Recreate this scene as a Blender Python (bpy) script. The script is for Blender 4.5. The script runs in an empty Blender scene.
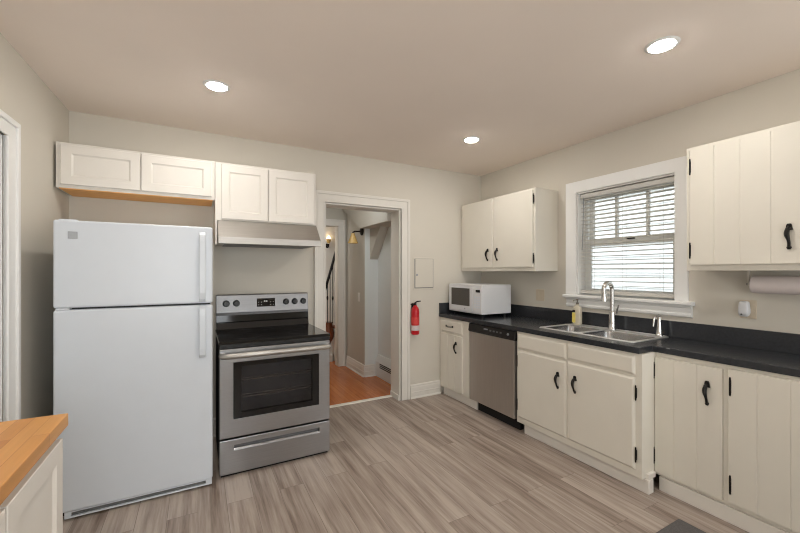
import bpy, bmesh, math
from mathutils import Vector, Matrix

S = bpy.context.scene
COL = S.collection
PI = math.pi

# ---------------------------------------------------------------- camera
CAM_H = 1.39
cam_d = bpy.data.cameras.new('camera')
cam = bpy.data.objects.new('camera', cam_d)
COL.objects.link(cam)
cam.location = (0, 0, CAM_H)
cam.rotation_euler = (PI / 2, 0, -math.radians(28.575))
cam_d.sensor_width = 36.0
cam_d.lens = 371.0 / 800 * 36.0
cam_d.shift_y = 4.9 / 800
cam_d.clip_start = 0.02
S.camera = cam

# ---------------------------------------------------------------- view, world, lights
S.view_settings.view_transform = 'Standard'
S.view_settings.look = 'None'
S.render.filter_size = 1.1
S.cycles.filter_width = 1.1
S.view_settings.gamma = 1.0
S.view_settings.use_curve_mapping = False
S.view_settings.exposure = 0.15

LAMP_E = 215.0          # ceiling diffusers
SKY_E = 2.7            # overcast sky
REAR_W = 19.0          # unseen fill lamps added behind the camera
HALL_W = 3.0
STAIR_W = 16.0

w = bpy.data.worlds.new('overcast_sky')
S.world = w
w.use_nodes = True
nt = w.node_tree
nt.nodes.clear()
wo = nt.nodes.new('ShaderNodeOutputWorld')
bg = nt.nodes.new('ShaderNodeBackground')
tc = nt.nodes.new('ShaderNodeTexCoord')
sx = nt.nodes.new('ShaderNodeSeparateXYZ')
cr = nt.nodes.new('ShaderNodeValToRGB')
nt.links.new(tc.outputs['Generated'], sx.inputs[0])
nt.links.new(sx.outputs['Z'], cr.inputs['Fac'])
cr.color_ramp.elements[0].position = 0.0
cr.color_ramp.elements[0].color = (0.80, 0.84, 0.86, 1)
cr.color_ramp.elements[1].position = 0.6
cr.color_ramp.elements[1].color = (0.86, 0.95, 1.0, 1)
nt.links.new(cr.outputs[0], bg.inputs['Color'])
bg.inputs['Strength'].default_value = SKY_E
nt.links.new(bg.outputs[0], wo.inputs['Surface'])


def area(name, loc, rot, sx_, sy_, watts, col):
    d = bpy.data.lights.new(name, 'AREA')
    d.shape = 'RECTANGLE'
    d.size, d.size_y, d.energy, d.color = sx_, sy_, watts, col
    o = bpy.data.objects.new(name, d)
    COL.objects.link(o)
    o.location, o.rotation_euler = loc, rot
    return o


# room constants (metres)
XR, YB, HC, XL0, YF = 3.04, 3.51, 2.556, -0.822, -1.25
YB2 = 3.71
area('rear_fill', (-0.12, YF + 0.03, 1.45), (PI / 2, 0, 0), 1.3, 1.5, REAR_W, (0.95, 0.98, 1.0))  # unseen fill lamp added behind the camera, at the rear opening
area('rear_side_fill', (2.5, YF + 0.03, 1.5), (PI / 2, 0, 0), 0.62, 1.3, REAR_W * 0.75, (0.94, 0.97, 1.0))  # second unseen fill, added to brighten the corner cabinet side
area('hall_fill', (1.15, 4.25, 2.54), (0, 0, 0), 0.4, 0.4, HALL_W, (1.0, 0.95, 0.86))  # warm fill lamp added out of view under the hall ceiling
area('hall_head_fill', (1.5, 3.76, 2.32), (1.12, 0, 0), 0.6, 0.22, HALL_W * 0.9, (0.86, 0.94, 1.0))  # cool fill added out of view above the door head, for the stub wall
area('stair_fill', (0.72, 5.40, 1.7), (PI / 2, 0, -0.75), 0.45, 1.2, STAIR_W, (1.0, 0.95, 0.9))  # unseen fill added behind the hall end wall to light the stair room


# ---------------------------------------------------------------- materials
def _base(name):
    m = bpy.data.materials.new(name)
    m.use_nodes = True
    n = m.node_tree
    n.nodes.clear()
    out = n.nodes.new('ShaderNodeOutputMaterial')
    b = n.nodes.new('ShaderNodeBsdfPrincipled')
    n.links.new(b.outputs[0], out.inputs['Surface'])
    return m, n, b


def srgb(r, g, b):
    f = lambda c: (c / 255 / 12.92) if c / 255 <= 0.04045 else ((c / 255 + 0.055) / 1.055) ** 2.4
    return (f(r), f(g), f(b), 1)


def coords(n, scale=(1, 1, 1), rot=(0, 0, 0)):
    t = n.nodes.new('ShaderNodeTexCoord')
    mp = n.nodes.new('ShaderNodeMapping')
    mp.inputs['Scale'].default_value = scale
    mp.inputs['Rotation'].default_value = rot
    n.links.new(t.outputs['Object'], mp.inputs['Vector'])
    return mp.outputs['Vector']


def noise(n, vec, scale, detail=3, rough=0.55):
    x = n.nodes.new('ShaderNodeTexNoise')
    x.inputs['Scale'].default_value = scale
    x.inputs['Detail'].default_value = detail
    x.inputs['Roughness'].default_value = rough
    n.links.new(vec, x.inputs['Vector'])
    return x.outputs['Fac']


def ramp(n, fac, stops):
    r = n.nodes.new('ShaderNodeValToRGB')
    e = r.color_ramp.elements
    while len(e) < len(stops):
        e.new(0.5)
    for k, (p, c) in enumerate(stops):
        e[k].position, e[k].color = p, c
    n.links.new(fac, r.inputs['Fac'])
    return r.outputs['Color']


def bump(n, b, fac, strength, dist=0.002):
    bp = n.nodes.new('ShaderNodeBump')
    bp.inputs['Strength'].default_value = strength
    bp.inputs['Distance'].default_value = dist
    n.links.new(fac, bp.inputs['Height'])
    n.links.new(bp.outputs[0], b.inputs['Normal'])


def sc(c, k):
    return (min(1, c[0] * k), min(1, c[1] * k), min(1, c[2] * k), 1)


def paint(name, col, rough=0.5, var=0.03, nscale=6, bmp=0.0, bscale=120, metal=0.0, stretch=(1, 1, 1), coat=0.0):
    m, n, b = _base(name)
    v = coords(n, stretch)
    f = noise(n, v, nscale)
    n.links.new(ramp(n, f, [(0.3, sc(col, 1 - var)), (0.7, sc(col, 1 + var))]), b.inputs['Base Color'])
    b.inputs['Roughness'].default_value = rough
    b.inputs['Metallic'].default_value = metal
    b.inputs['Coat Weight'].default_value = coat
    if bmp:
        bump(n, b, noise(n, v, bscale, 2), bmp)
    return m


def emit(name, col, strength):
    m, n, b = _base(name)
    f = noise(n, coords(n), 4)
    b.inputs['Base Color'].default_value = (0.8, 0.8, 0.8, 1)
    n.links.new(ramp(n, f, [(0.3, sc(col, 0.98)), (0.7, col)]), b.inputs['Emission Color'])
    b.inputs['Emission Strength'].default_value = strength
    return m


def pane(name, tint=(1, 1, 1, 1), gloss=0.06, rough=0.02):
    m, n, b = _base(name)
    out = [x for x in n.nodes if x.type == 'OUTPUT_MATERIAL'][0]
    n.nodes.remove(b)
    tr = n.nodes.new('ShaderNodeBsdfTransparent')
    gl = n.nodes.new('ShaderNodeBsdfGlossy')
    gl.inputs['Roughness'].default_value = rough
    fr = n.nodes.new('ShaderNodeFresnel')
    fr.inputs['IOR'].default_value = 1.45
    f = noise(n, coords(n), 3)
    n.links.new(ramp(n, f, [(0.3, sc(tint, 0.985)), (0.7, tint)]), tr.inputs['Color'])
    mx = n.nodes.new('ShaderNodeMixShader')
    n.links.new(fr.outputs[0], mx.inputs[0])
    n.links.new(tr.outputs[0], mx.inputs[1])
    n.links.new(gl.outputs[0], mx.inputs[2])
    n.links.new(mx.outputs[0], out.inputs['Surface'])
    return m


def steel(name, col, rough, stretch):
    m, n, b = _base(name)
    v = coords(n, stretch)
    f = noise(n, v, 6, 4, 0.6)
    n.links.new(ramp(n, f, [(0.3, sc(col, 0.93)), (0.7, sc(col, 1.05))]), b.inputs['Base Color'])
    b.inputs['Metallic'].default_value = 1.0
    rr = n.nodes.new('ShaderNodeMapRange')
    rr.inputs['To Min'].default_value = rough * 0.85
    rr.inputs['To Max'].default_value = rough * 1.15
    n.links.new(f, rr.inputs['Value'])
    n.links.new(rr.outputs[0], b.inputs['Roughness'])
    bump(n, b, f, 0.05, 0.001)
    return m


def planks(name, cols, width, length, rough, gapcol, streak=1.0):
    """floor boards running along Y"""
    m, n, b = _base(name)
    v = coords(n, (1, 1, 1), (0, 0, PI / 2))
    br = n.nodes.new('ShaderNodeTexBrick')
    br.offset, br.offset_frequency, br.squash = 0.37, 2, 1.0
    br.inputs['Scale'].default_value = 1.0
    br.inputs['Mortar Size'].default_value = 0.0012
    br.inputs['Mortar Smooth'].default_value = 0.2
    br.inputs['Bias'].default_value = 0.0
    br.inputs['Brick Width'].default_value = length
    br.inputs['Row Height'].default_value = width
    br.inputs['Color1'].default_value = (0, 0, 0, 1)
    br.inputs['Color2'].default_value = (1, 1, 1, 1)
    br.inputs['Mortar'].default_value = (0.5, 0.5, 0.5, 1)
    n.links.new(v, br.inputs['Vector'])
    # streaks shifted per board so the grain breaks at board edges
    v2 = coords(n, (1, 1, 1))
    off = n.nodes.new('ShaderNodeVectorMath')
    off.operation = 'MULTIPLY_ADD'
    off.inputs[1].default_value = (7.3, 11.1, 3.0)
    n.links.new(br.outputs['Color'], off.inputs[0])
    n.links.new(v2, off.inputs[2])
    st = n.nodes.new('ShaderNodeMapping')
    st.inputs['Scale'].default_value = (24, 1.3, 1)
    n.links.new(off.outputs[0], st.inputs['Vector'])
    f1 = noise(n, st.outputs[0], 1.0, 5, 0.6)
    st2 = n.nodes.new('ShaderNodeMapping')
    st2.inputs['Scale'].default_value = (90, 4, 1)
    n.links.new(off.outputs[0], st2.inputs['Vector'])
    f2 = noise(n, st2.outputs[0], 1.0, 3, 0.6)
    # mix value: board tone + streaks
    a = n.nodes.new('ShaderNodeMath'); a.operation = 'MULTIPLY_ADD'
    n.links.new(f1, a.inputs[0]); a.inputs[1].default_value = 1.2 * streak
    bwv = n.nodes.new('ShaderNodeRGBToBW'); n.links.new(br.outputs['Color'], bwv.inputs[0])
    k = n.nodes.new('ShaderNodeMath'); k.operation = 'MULTIPLY_ADD'
    n.links.new(bwv.outputs[0], k.inputs[0]); k.inputs[1].default_value = 0.20; k.inputs[2].default_value = -0.445 * streak + 0.21
    n.links.new(k.outputs[0], a.inputs[2])
    a2 = n.nodes.new('ShaderNodeMath'); a2.operation = 'MULTIPLY_ADD'
    n.links.new(f2, a2.inputs[0]); a2.inputs[1].default_value = 0.36 * streak
    n.links.new(a.outputs[0], a2.inputs[2])
    c = ramp(n, a2.outputs[0], cols)
    mx = n.nodes.new('ShaderNodeMix'); mx.data_type = 'RGBA'
    gf = n.nodes.new('ShaderNodeMath'); gf.operation = 'MULTIPLY'; gf.inputs[1].default_value = 0.75
    n.links.new(br.outputs['Fac'], gf.inputs[0])
    n.links.new(gf.outputs[0], mx.inputs[0])
    n.links.new(c, mx.inputs[6]); mx.inputs[7].default_value = gapcol
    n.links.new(mx.outputs[2], b.inputs['Base Color'])
    b.inputs['Roughness'].default_value = rough
    bump(n, b, f2, 0.08, 0.001)
    return m


M = {}
M['wall'] = paint('wall_paint', srgb(216, 210, 198), 0.75, 0.012, 2, 0.06, 220)
M['ceiling'] = paint('ceiling_paint', srgb(244, 232, 221), 0.85, 0.012, 2, 0.06, 160)
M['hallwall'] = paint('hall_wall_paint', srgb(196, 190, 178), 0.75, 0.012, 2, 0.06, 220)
M['hall_pale'] = paint('hall_pale_wall', srgb(226, 229, 227), 0.7, 0.012, 2, 0.06, 220)  # paler and cooler than the hall wall colour
M['trim'] = paint('trim_paint', srgb(228, 224, 216), 0.4, 0.012, 4)
M['white_trim'] = paint('window_trim_paint', srgb(242, 242, 240), 0.4, 0.012, 4)
M['cream'] = paint('cream_cabinet_paint', srgb(230, 225, 213), 0.42, 0.015, 5, 0.03, 90)
M['shaker'] = paint('white_cabinet_paint', srgb(232, 227, 219), 0.4, 0.012, 5)
M['fridge'] = paint('fridge_enamel', srgb(217, 223, 230), 0.28, 0.01, 8, 0.05, 420)
M['fridge_grey'] = paint('fridge_side_grey', srgb(120, 122, 122), 0.5, 0.02, 8)
M['gasket'] = paint('dark_gasket', srgb(62, 62, 62), 0.6, 0.05, 30)
M['badge'] = paint('grey_badge', srgb(165, 168, 172), 0.35, 0.03, 60, metal=0.3)
M['grille'] = paint('grey_grille_plastic', srgb(140, 142, 142), 0.5, 0.03, 30)
M['steel'] = steel('brushed_steel', (0.40, 0.405, 0.415, 1), 0.30, (1, 1, 40))
M['steel_v'] = steel('brushed_steel_vertical', (0.62, 0.60, 0.575, 1), 0.42, (40, 40, 0.6))
M['steel_panel'] = steel('panel_steel', (0.30, 0.30, 0.305, 1), 0.42, (1, 1, 40))
M['hood'] = steel('hood_steel', (0.52, 0.505, 0.48, 1), 0.46, (1, 30, 30))
M['sink'] = steel('sink_steel_shaded', (0.42, 0.42, 0.42, 1), 0.26, (8, 8, 8))  # darker copy: bowl shade and dark reflections put into the colour
M['sinkrim_lit'] = steel('sink_rim_steel_lit', (0.80, 0.80, 0.80, 1), 0.45, (8, 8, 8))  # brighter copy: light caught by the rim put into the colour
M['chrome'] = steel('brushed_nickel', (0.72, 0.71, 0.69, 1), 0.16, (20, 20, 20))
M['blackglass'] = paint('black_ceramic_glass', srgb(16, 16, 17), 0.08, 0.1, 20)
M['black'] = paint('black_plastic', srgb(20, 20, 21), 0.35, 0.1, 40)
M['blackmatte'] = paint('black_matte', srgb(16, 16, 16), 0.7, 0.1, 40)
M['knob'] = paint('black_knob_plastic', srgb(28, 28, 29), 0.3, 0.1, 50)
M['ring'] = paint('burner_ring_print', srgb(70, 70, 72), 0.2, 0.05, 40)
M['enamel'] = paint('oven_enamel', srgb(112, 112, 114), 0.5, 0.1, 25)
M['ovenpane'] = pane('oven_door_glass', (0.66, 0.66, 0.67, 1), rough=0.05)
M['print'] = paint('pale_print', srgb(205, 208, 208), 0.5, 0.03, 60)
M['iron'] = paint('black_iron', srgb(26, 24, 22), 0.42, 0.15, 60, 0.1, 200, metal=0.4)
M['bronze'] = paint('oiled_bronze', srgb(36, 30, 26), 0.4, 0.15, 60, metal=0.5)
M['laminate'] = paint('charcoal_laminate', srgb(48, 50, 54), 0.24, 0.14, 60, 0.03, 300)
M['rawwood'] = paint('raw_wood_underside', srgb(246, 182, 108), 0.55, 0.10, 3, 0.05, 50, stretch=(1, 14, 14))
M['mwhite'] = paint('microwave_white', srgb(222, 223, 225), 0.32, 0.01, 8)
M['mwpane'] = paint('microwave_window_mesh', srgb(74, 70, 66), 0.25, 0.12, 120)
M['red'] = paint('extinguisher_red', srgb(196, 22, 34), 0.3, 0.05, 30)
M['redlabel'] = paint('extinguisher_label_red', srgb(214, 66, 62), 0.5, 0.12, 60)
M['whitelabel'] = paint('extinguisher_label_white', srgb(216, 206, 206), 0.5, 0.08, 120)
M['beige'] = paint('beige_plastic', srgb(212, 198, 176), 0.4, 0.02, 30)
M['paper'] = paint('paper_towel', srgb(226, 216, 214), 0.9, 0.02, 30, 0.25, 160)
M['card'] = paint('cardboard_core', srgb(150, 120, 90), 0.85, 0.06, 30)
M['mat'] = paint('grey_mat_fabric', srgb(92, 89, 88), 0.95, 0.18, 160, 0.5, 320)
M['amber'] = paint('amber_soap', srgb(214, 170, 84), 0.15, 0.06, 30)
M['clearplastic'] = paint('clear_soap_bottle', srgb(206, 198, 178), 0.15, 0.06, 30)
M['yellow'] = paint('yellow_label', srgb(232, 214, 110), 0.45, 0.06, 60)
M['pump'] = paint('grey_pump_plastic', srgb(120, 112, 100), 0.35, 0.06, 60)
M['blind'] = paint('white_blind_slat', srgb(240, 239, 236), 0.5, 0.02, 12)
_m = M['blind']; _n = _m.node_tree
_o = [x for x in _n.nodes if x.type == 'OUTPUT_MATERIAL'][0]; _p = [x for x in _n.nodes if x.type == 'BSDF_PRINCIPLED'][0]
_t = _n.nodes.new('ShaderNodeBsdfTranslucent'); _t.inputs['Color'].default_value = srgb(240, 238, 232)
_x = _n.nodes.new('ShaderNodeMixShader'); _x.inputs[0].default_value = 0.72
_n.links.new(_p.outputs[0], _x.inputs[1]); _n.links.new(_t.outputs[0], _x.inputs[2]); _n.links.new(_x.outputs[0], _o.inputs['Surface'])
M['blindrail'] = paint('blind_rail', srgb(206, 203, 197), 0.5, 0.02, 12)
M['glass'] = pane('window_glass')
M['siding'] = paint('white_siding', srgb(236, 238, 238), 0.6, 0.02, 3)
M['ground'] = paint('pale_bounce_ground', srgb(176, 174, 170), 0.95, 0.08, 3)  # unseen ground made pale to bounce light under the blind slats
M['roof'] = paint('roof_shingle', srgb(90, 88, 88), 0.9, 0.15, 20)
M['lamp'] = emit('lamp_diffuser', (1.0, 0.955, 0.89, 1), LAMP_E)
M['bulb'] = emit('warm_bulb', (1.0, 0.74, 0.42, 1), 14.0)
M['shade'] = paint('amber_glass_shade', srgb(206, 170, 104), 0.25, 0.15, 30)
M['stairwood'] = paint('stair_wood', srgb(112, 58, 28), 0.35, 0.18, 4, stretch=(1, 12, 12))
M['register'] = paint('register_white', srgb(222, 224, 222), 0.4, 0.02, 12)
M['threshold'] = paint('threshold_strip', srgb(226, 220, 208), 0.4, 0.03, 20)

M['floor'] = planks('vinyl_plank_floor', [
    (0.16, srgb(86, 71, 62)), (0.40, srgb(124, 108, 97)), (0.56, srgb(152, 137, 126)), (0.84, srgb(182, 169, 158))],
    0.152, 1.22, 0.36, srgb(92, 78, 70))
M['hallfloor'] = planks('orange_oak_floor', [
    (0.15, srgb(158, 86, 42)), (0.5, srgb(186, 108, 56)), (0.9, srgb(206, 132, 76))],
    0.06, 0.9, 0.25, srgb(120, 62, 30), 0.8)


def butcher(name):
    m, n, b = _base(name)
    v = coords(n, (1, 1, 1), (0, 0, PI / 2))
    br = n.nodes.new('ShaderNodeTexBrick')
    br.offset, br.squash = 0.43, 1.0
    br.inputs['Scale'].default_value = 1.0
    br.inputs['Mortar Size'].default_value = 0.0006
    br.inputs['Brick Width'].default_value = 0.42
    br.inputs['Row Height'].default_value = 0.042
    br.inputs['Color1'].default_value = srgb(196, 130, 62)
    br.inputs['Color2'].default_value = srgb(224, 164, 92)
    br.inputs['Mortar'].default_value = srgb(176, 112, 52)
    n.links.new(v, br.inputs['Vector'])
    f = noise(n, coords(n, (26, 2.0, 26)), 1.5, 4, 0.6)
    g = ramp(n, f, [(0.3, (0.86, 0.84, 0.80, 1)), (0.7, (1, 1, 1, 1))])
    mx = n.nodes.new('ShaderNodeMix'); mx.data_type = 'RGBA'; mx.blend_type = 'MULTIPLY'
    mx.inputs[0].default_value = 1.0
    n.links.new(br.outputs['Color'], mx.inputs[6]); n.links.new(g, mx.inputs[7])
    n.links.new(mx.outputs[2], b.inputs['Base Color'])
    b.inputs['Roughness'].default_value = 0.38
    return m


M['butcher'] = butcher('butcher_block')


# ---------------------------------------------------------------- geometry helpers
IDENT = lambda u, v, w_: (u, v, w_)


def BACK(y0):            # face looking -Y: u = X, v = Z, w = towards the room
    return lambda u, v, w_: (u, y0 - w_, v)


def RIGHT(x0):           # face looking -X: u = Y, v = Z
    return lambda u, v, w_: (x0 - w_, u, v)


def FACEX(x0):           # face looking +X
    return lambda u, v, w_: (x0 + w_, u, v)


LEFT_ROT = math.atan(0.0249)


def LEFT(u, v, w_):      # the left wall, a little out of square: u = Y along it, w = into the room
    d = u - 3.52
    c, s = math.cos(LEFT_ROT), math.sin(LEFT_ROT)
    return (XL0 + d * s + w_ * c, 3.52 + d * c - w_ * s, v)


class MB:
    def __init__(self, f=IDENT):
        self.bm = bmesh.new()
        self.f = f

    def v(self, p):
        return self.bm.verts.new(self.f(*p))

    def box(self, u0, u1, v0, v1, w0, w1):
        p = [self.v((u, v, w_)) for w_ in (w0, w1) for v in (v0, v1) for u in (u0, u1)]
        for q in ((0, 1, 3, 2), (4, 6, 7, 5), (0, 4, 5, 1), (2, 3, 7, 6), (0, 2, 6, 4), (1, 5, 7, 3)):
            self.bm.faces.new([p[i] for i in q])
        return self

    def prism(self, poly, a0, a1, axis='w'):
        """extrude a 2-D polygon. axis w: (u,v); axis u: (v,w); axis v: (u,w)"""
        def P(q, a):
            return {'w': (q[0], q[1], a), 'u': (a, q[0], q[1]), 'v': (q[0], a, q[1])}[axis]
        A = [self.v(P(q, a0)) for q in poly]
        B = [self.v(P(q, a1)) for q in poly]
        self.bm.faces.new(A)
        self.bm.faces.new(B[::-1])
        k = len(poly)
        for i in range(k):
            self.bm.faces.new((A[i], B[i], B[(i + 1) % k], A[(i + 1) % k]))
        return self

    def plate(self, outer, holes, a0, a1, axis='w'):
        """extruded polygon with holes"""
        def P(q, a):
            return {'w': (q[0], q[1], a), 'u': (a, q[0], q[1]), 'v': (q[0], a, q[1])}[axis]
        loops = [outer] + list(holes)
        sides = []
        for a in (a0, a1):
            es, vl = [], []
            for lp in loops:
                vs = [self.v(P(q, a)) for q in lp]
                vl.append(vs)
                es += [self.bm.edges.new((vs[i], vs[(i + 1) % len(vs)])) for i in range(len(vs))]
            bmesh.ops.triangle_fill(self.bm, use_beauty=True, edges=es)
            sides.append(vl)
        for A, B in zip(*sides):
            k = len(A)
            for i in range(k):
                self.bm.faces.new((A[i], B[i], B[(i + 1) % k], A[(i + 1) % k]))
        return self

    def rings(self, rings, close_a=True, close_b=True):
        """loft a list of closed loops of 3-D points"""
        R = [[self.v(p) for p in r] for r in rings]
        k = len(R[0])
        for A, B in zip(R, R[1:]):
            for i in range(k):
                self.bm.faces.new((A[i], A[(i + 1) % k], B[(i + 1) % k], B[i]))
        if close_a:
            self.bm.faces.new(R[0][::-1])
        if close_b:
            self.bm.faces.new(R[-1])
        return self

    def tube(self, pts, rad, n=10, flat=1.0):
        pts = [Vector(p) for p in pts]
        if not hasattr(rad, '__len__'):
            rad = [rad] * len(pts)
        T = []
        for i in range(len(pts)):
            a = pts[max(0, i - 1)]
            b = pts[min(len(pts) - 1, i + 1)]
            T.append((b - a).normalized())
        up = Vector((0, 0, 1)) if abs(T[0].z) < 0.9 else Vector((1, 0, 0))
        N = (up - T[0] * up.dot(T[0])).normalized()
        rr = []
        for p, t, r in zip(pts, T, rad):
            N = (N - t * N.dot(t)).normalized()
            Bn = t.cross(N)
            rr.append([tuple(p + (N * math.cos(2 * PI * k / n) + Bn * math.sin(2 * PI * k / n) * flat) * r) for k in range(n)])
        return self.rings(rr)

    def lathe(self, prof, c, axis='z', n=24):
        """prof: (radius, height) from one end to the other, around an axis through c (in local u,v,w)"""
        rr = []
        for r, h in prof:
            ring = []
            for k in range(n):
                a, b = r * math.cos(2 * PI * k / n), r * math.sin(2 * PI * k / n)
                if axis == 'z':
                    q = (c[0] + a, c[1] + b, c[2] + h)
                elif axis == 'y':
                    q = (c[0] + a, c[1] + h, c[2] + b)
                else:
                    q = (c[0] + h, c[1] + a, c[2] + b)
                ring.append(q)
            rr.append(ring)
        return self.rings(rr)

    def build(self, name, mat, parent=None, bevel=0.0, seg=2, smooth=False, kind=None, label=None):
        bm = self.bm
        bmesh.ops.recalc_face_normals(bm, faces=bm.faces)
        if parent is not None:
            off = Vector((0, 0, 0))
            p = parent
            while p is not None:
                off += p.location
                p = p.parent
            bmesh.ops.translate(bm, verts=bm.verts, vec=-off)
        me = bpy.data.meshes.new(name)
        bm.to_mesh(me)
        bm.free()
        me.materials.append(mat)
        if smooth:
            for q in me.polygons:
                q.use_smooth = True
            me.set_sharp_from_angle(angle=math.radians(38))
        o = bpy.data.objects.new(name, me)
        COL.objects.link(o)
        if parent is not None:
            o.parent = parent
        if bevel:
            b = o.modifiers.new('bevel', 'BEVEL')
            b.width, b.segments, b.limit_method, b.angle_limit = bevel, seg, 'ANGLE', math.radians(40)
        if kind:
            o['kind'] = kind
        if label:
            o['label'] = label
        return o


def thing(name, label, cat, loc, group=None):
    o = bpy.data.objects.new(name, None)
    COL.objects.link(o)
    o.empty_display_size = 0.1
    o.location = loc
    o['label'], o['category'] = label, cat
    if group:
        o['group'] = group
    return o


def tag(o, label, cat, group=None):
    o['label'], o['category'] = label, cat
    if group:
        o['group'] = group
    return o


def struct(mb, name, mat, bevel=0.0, parent=None, smooth=False):
    return mb.build(name, mat, parent, bevel=bevel, smooth=smooth, kind=None if parent else 'structure')


def rrect(u0, u1, v0, v1, r, n=5):
    pts = []
    for cu, cv, a0 in ((u1 - r, v1 - r, 0), (u0 + r, v1 - r, PI / 2), (u0 + r, v0 + r, PI), (u1 - r, v0 + r, 1.5 * PI)):
        for k in range(n + 1):
            a = a0 + PI / 2 * k / n
            pts.append((cu + r * math.cos(a), cv + r * math.sin(a)))
    return pts


def rect(u0, u1, v0, v1):
    return [(u0, v0), (u1, v0), (u1, v1), (u0, v1)]


# ================================================================ STRUCTURE
# floors and the ground outside
struct(MB().box(3.3, 12.0, -6, 12, -0.5, -0.3), 'ground', M['ground'])
struct(MB().box(-1.25, 3.3, YF - 0.2, 3.685, -0.06, 0.0), 'floor', M['floor'])
struct(MB().box(0.2, 3.3, 3.685, 6.6, -0.06, 0.0), 'floor_hall', M['hallfloor'])
struct(MB().prism([(3.655, 0.0), (3.715, 0.0), (3.705, 0.007), (3.665, 0.007)], 1.0915, 1.9, 'u'), 'trim_threshold', M['threshold'])
# ceiling
struct(MB().box(-1.25, 3.3, YF - 0.2, 3.71, HC, HC + 0.15), 'ceiling', M['ceiling'])
struct(MB().box(0.2, 3.3, 3.71, 6.6, HC, HC + 0.15), 'ceiling_hall', M['hallwall'])

# back wall with the doorway to the hall
DX0, DX1, DZ = 1.075, 1.92, 2.062
struct(MB(BACK(YB)).prism([(-1.1, 0), (DX0, 0), (DX0, DZ), (DX1, DZ), (DX1, 0), (3.3, 0), (3.3, HC), (-1.1, HC)], -0.2, 0.0),
       'wall_back', M['wall'])
# right wall with the window
WY0, WY1, WZ0, WZ1 = 1.406, 2.20, 1.165, 2.105
struct(MB(RIGHT(XR)).plate(rect(YF - 0.2, 3.51, 0, HC), [rect(WY0, WY1, WZ0, WZ1)], -0.2, 0.0), 'wall_right', M['wall'])
# left wall, door opening
LD0, LD1, LDZ = 1.72, 2.540, 2.062
struct(MB(LEFT).prism([(-1.3, 0), (LD0, 0), (LD0, LDZ), (LD1, LDZ), (LD1, 0), (3.515, 0), (3.515, HC), (-1.3, HC)], -0.14, 0.0),
       'wall_left', M['wall'])
# front wall (behind the camera) with unseen window openings added for fill light
FX0, FX1, FZ0, FZ1 = -0.80, 0.56, 0.68, 2.22
struct(MB(BACK(YF)).plate(rect(-1.15, 3.25, 0, HC), [rect(FX0, FX1, FZ0, FZ1), rect(2.17, 2.83, 0.83, 2.17)], 0.0, 0.18), 'wall_front', M['wall'])
w2 = MB(BACK(YF))
w2.plate(rect(FX0 - .09, FX1 + .09, FZ0 - .09, FZ1 + .09), [rect(FX0, FX1, FZ0, FZ1)], -0.02, 0.0)
w2.plate(rect(FX0, FX1, FZ0, FZ1), [rect(FX0 + .05, -0.15, FZ0 + .05, FZ1 - .05), rect(-0.09, FX1 - .05, FZ0 + .05, FZ1 - .05)], 0.06, 0.11)
win2 = struct(w2, 'added_window', M['white_trim'])  # unseen window frame added around the rear fill lamp
MB(BACK(YF)).box(FX0 + .05, -0.15, FZ0 + .05, FZ1 - .05, 0.08, 0.085).box(-0.09, FX1 - .05, FZ0 + .05, FZ1 - .05, 0.08, 0.085).build('pane', M['glass'], win2)


def casing(f, u0, u1, z1, wd, t=0.02, name='trim_1', mat=None, z0=0.0, head=None):
    """door casing on three sides with a raised back band"""
    hd = head or wd
    b = MB(f)
    b.prism([(u0 - wd, z0), (u0, z0), (u0, z1), (u1, z1), (u1, z0), (u1 + wd, z0), (u1 + wd, z1 + hd), (u0 - wd, z1 + hd)], 0, t)
    e = 0.024
    b.prism([(u0 - wd - .004, z0), (u0 - wd + e, z0), (u0 - wd + e, z1 + hd - e), (u1 + wd - e, z1 + hd - e), (u1 + wd - e, z0),
             (u1 + wd + .004, z0), (u1 + wd + .004, z1 + hd + .004), (u0 - wd - .004, z1 + hd + .004)], 0, t + 0.011)
    e = 0.010
    b.prism([(u0 - e, z0), (u0 + .000, z0), (u0 + .000, z1), (u1, z1), (u1, z0), (u1 + e, z0), (u1 + e, z1 + e), (u0 - e, z1 + e)], 0, t + 0.004)
    return struct(b, name, mat or M['trim'], bevel=0.004)


# doorway casing and jamb lining
casing(BACK(YB), DX0, DX1, DZ, 0.098, name='trim_1', head=0.10)
jb = MB(BACK(YB))
jb.box(DX0, DX0 + 0.016, 0, DZ, -0.2, 0.0).box(DX1 - 0.016, DX1, 0, DZ, -0.2, 0.0).box(DX0 + 0.016, DX1 - 0.016, DZ - 0.016, DZ, -0.2, 0.0)
jb.box(DX1 - 0.028, DX1 - 0.016, 0, 0.055, -0.19, 0.0)
struct(jb, 'trim_2', M['trim'])

# left door and its casing
casing(LEFT, LD0, LD1, LDZ, 0.110, name='trim_3', mat=M['white_trim'], head=0.092)
dm = MB(LEFT)
dm.box(LD0 + .004, LD1 - .004, 0.012, LDZ - .004, -0.034, -0.004)
for v0, v1 in ((0.20, 0.78), (0.92, 1.42), (1.52, 1.95)):
    for u0, u1 in ((LD0 + .11, LD0 + .37), (LD0 + .46, LD1 - .11)):
        dm.plate(rect(u0, u1, v0, v1), [rect(u0 + .02, u1 - .02, v0 + .02, v1 - .02)], -0.004, 0.003)
        dm.box(u0 + .05, u1 - .05, v0 + .05, v1 - .05, -0.004, 0.001)
door1 = struct(dm, 'door_1', M['white_trim'], bevel=0.003)
lj = MB(LEFT)
lj.box(LD0, LD0 + .003, 0, LDZ, -0.14, 0).box(LD1 - .003, LD1, 0, LDZ, -0.14, 0).box(LD0, LD1, LDZ - .003, LDZ, -0.14, 0)
struct(lj, 'trim_4', M['white_trim'])


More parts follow.
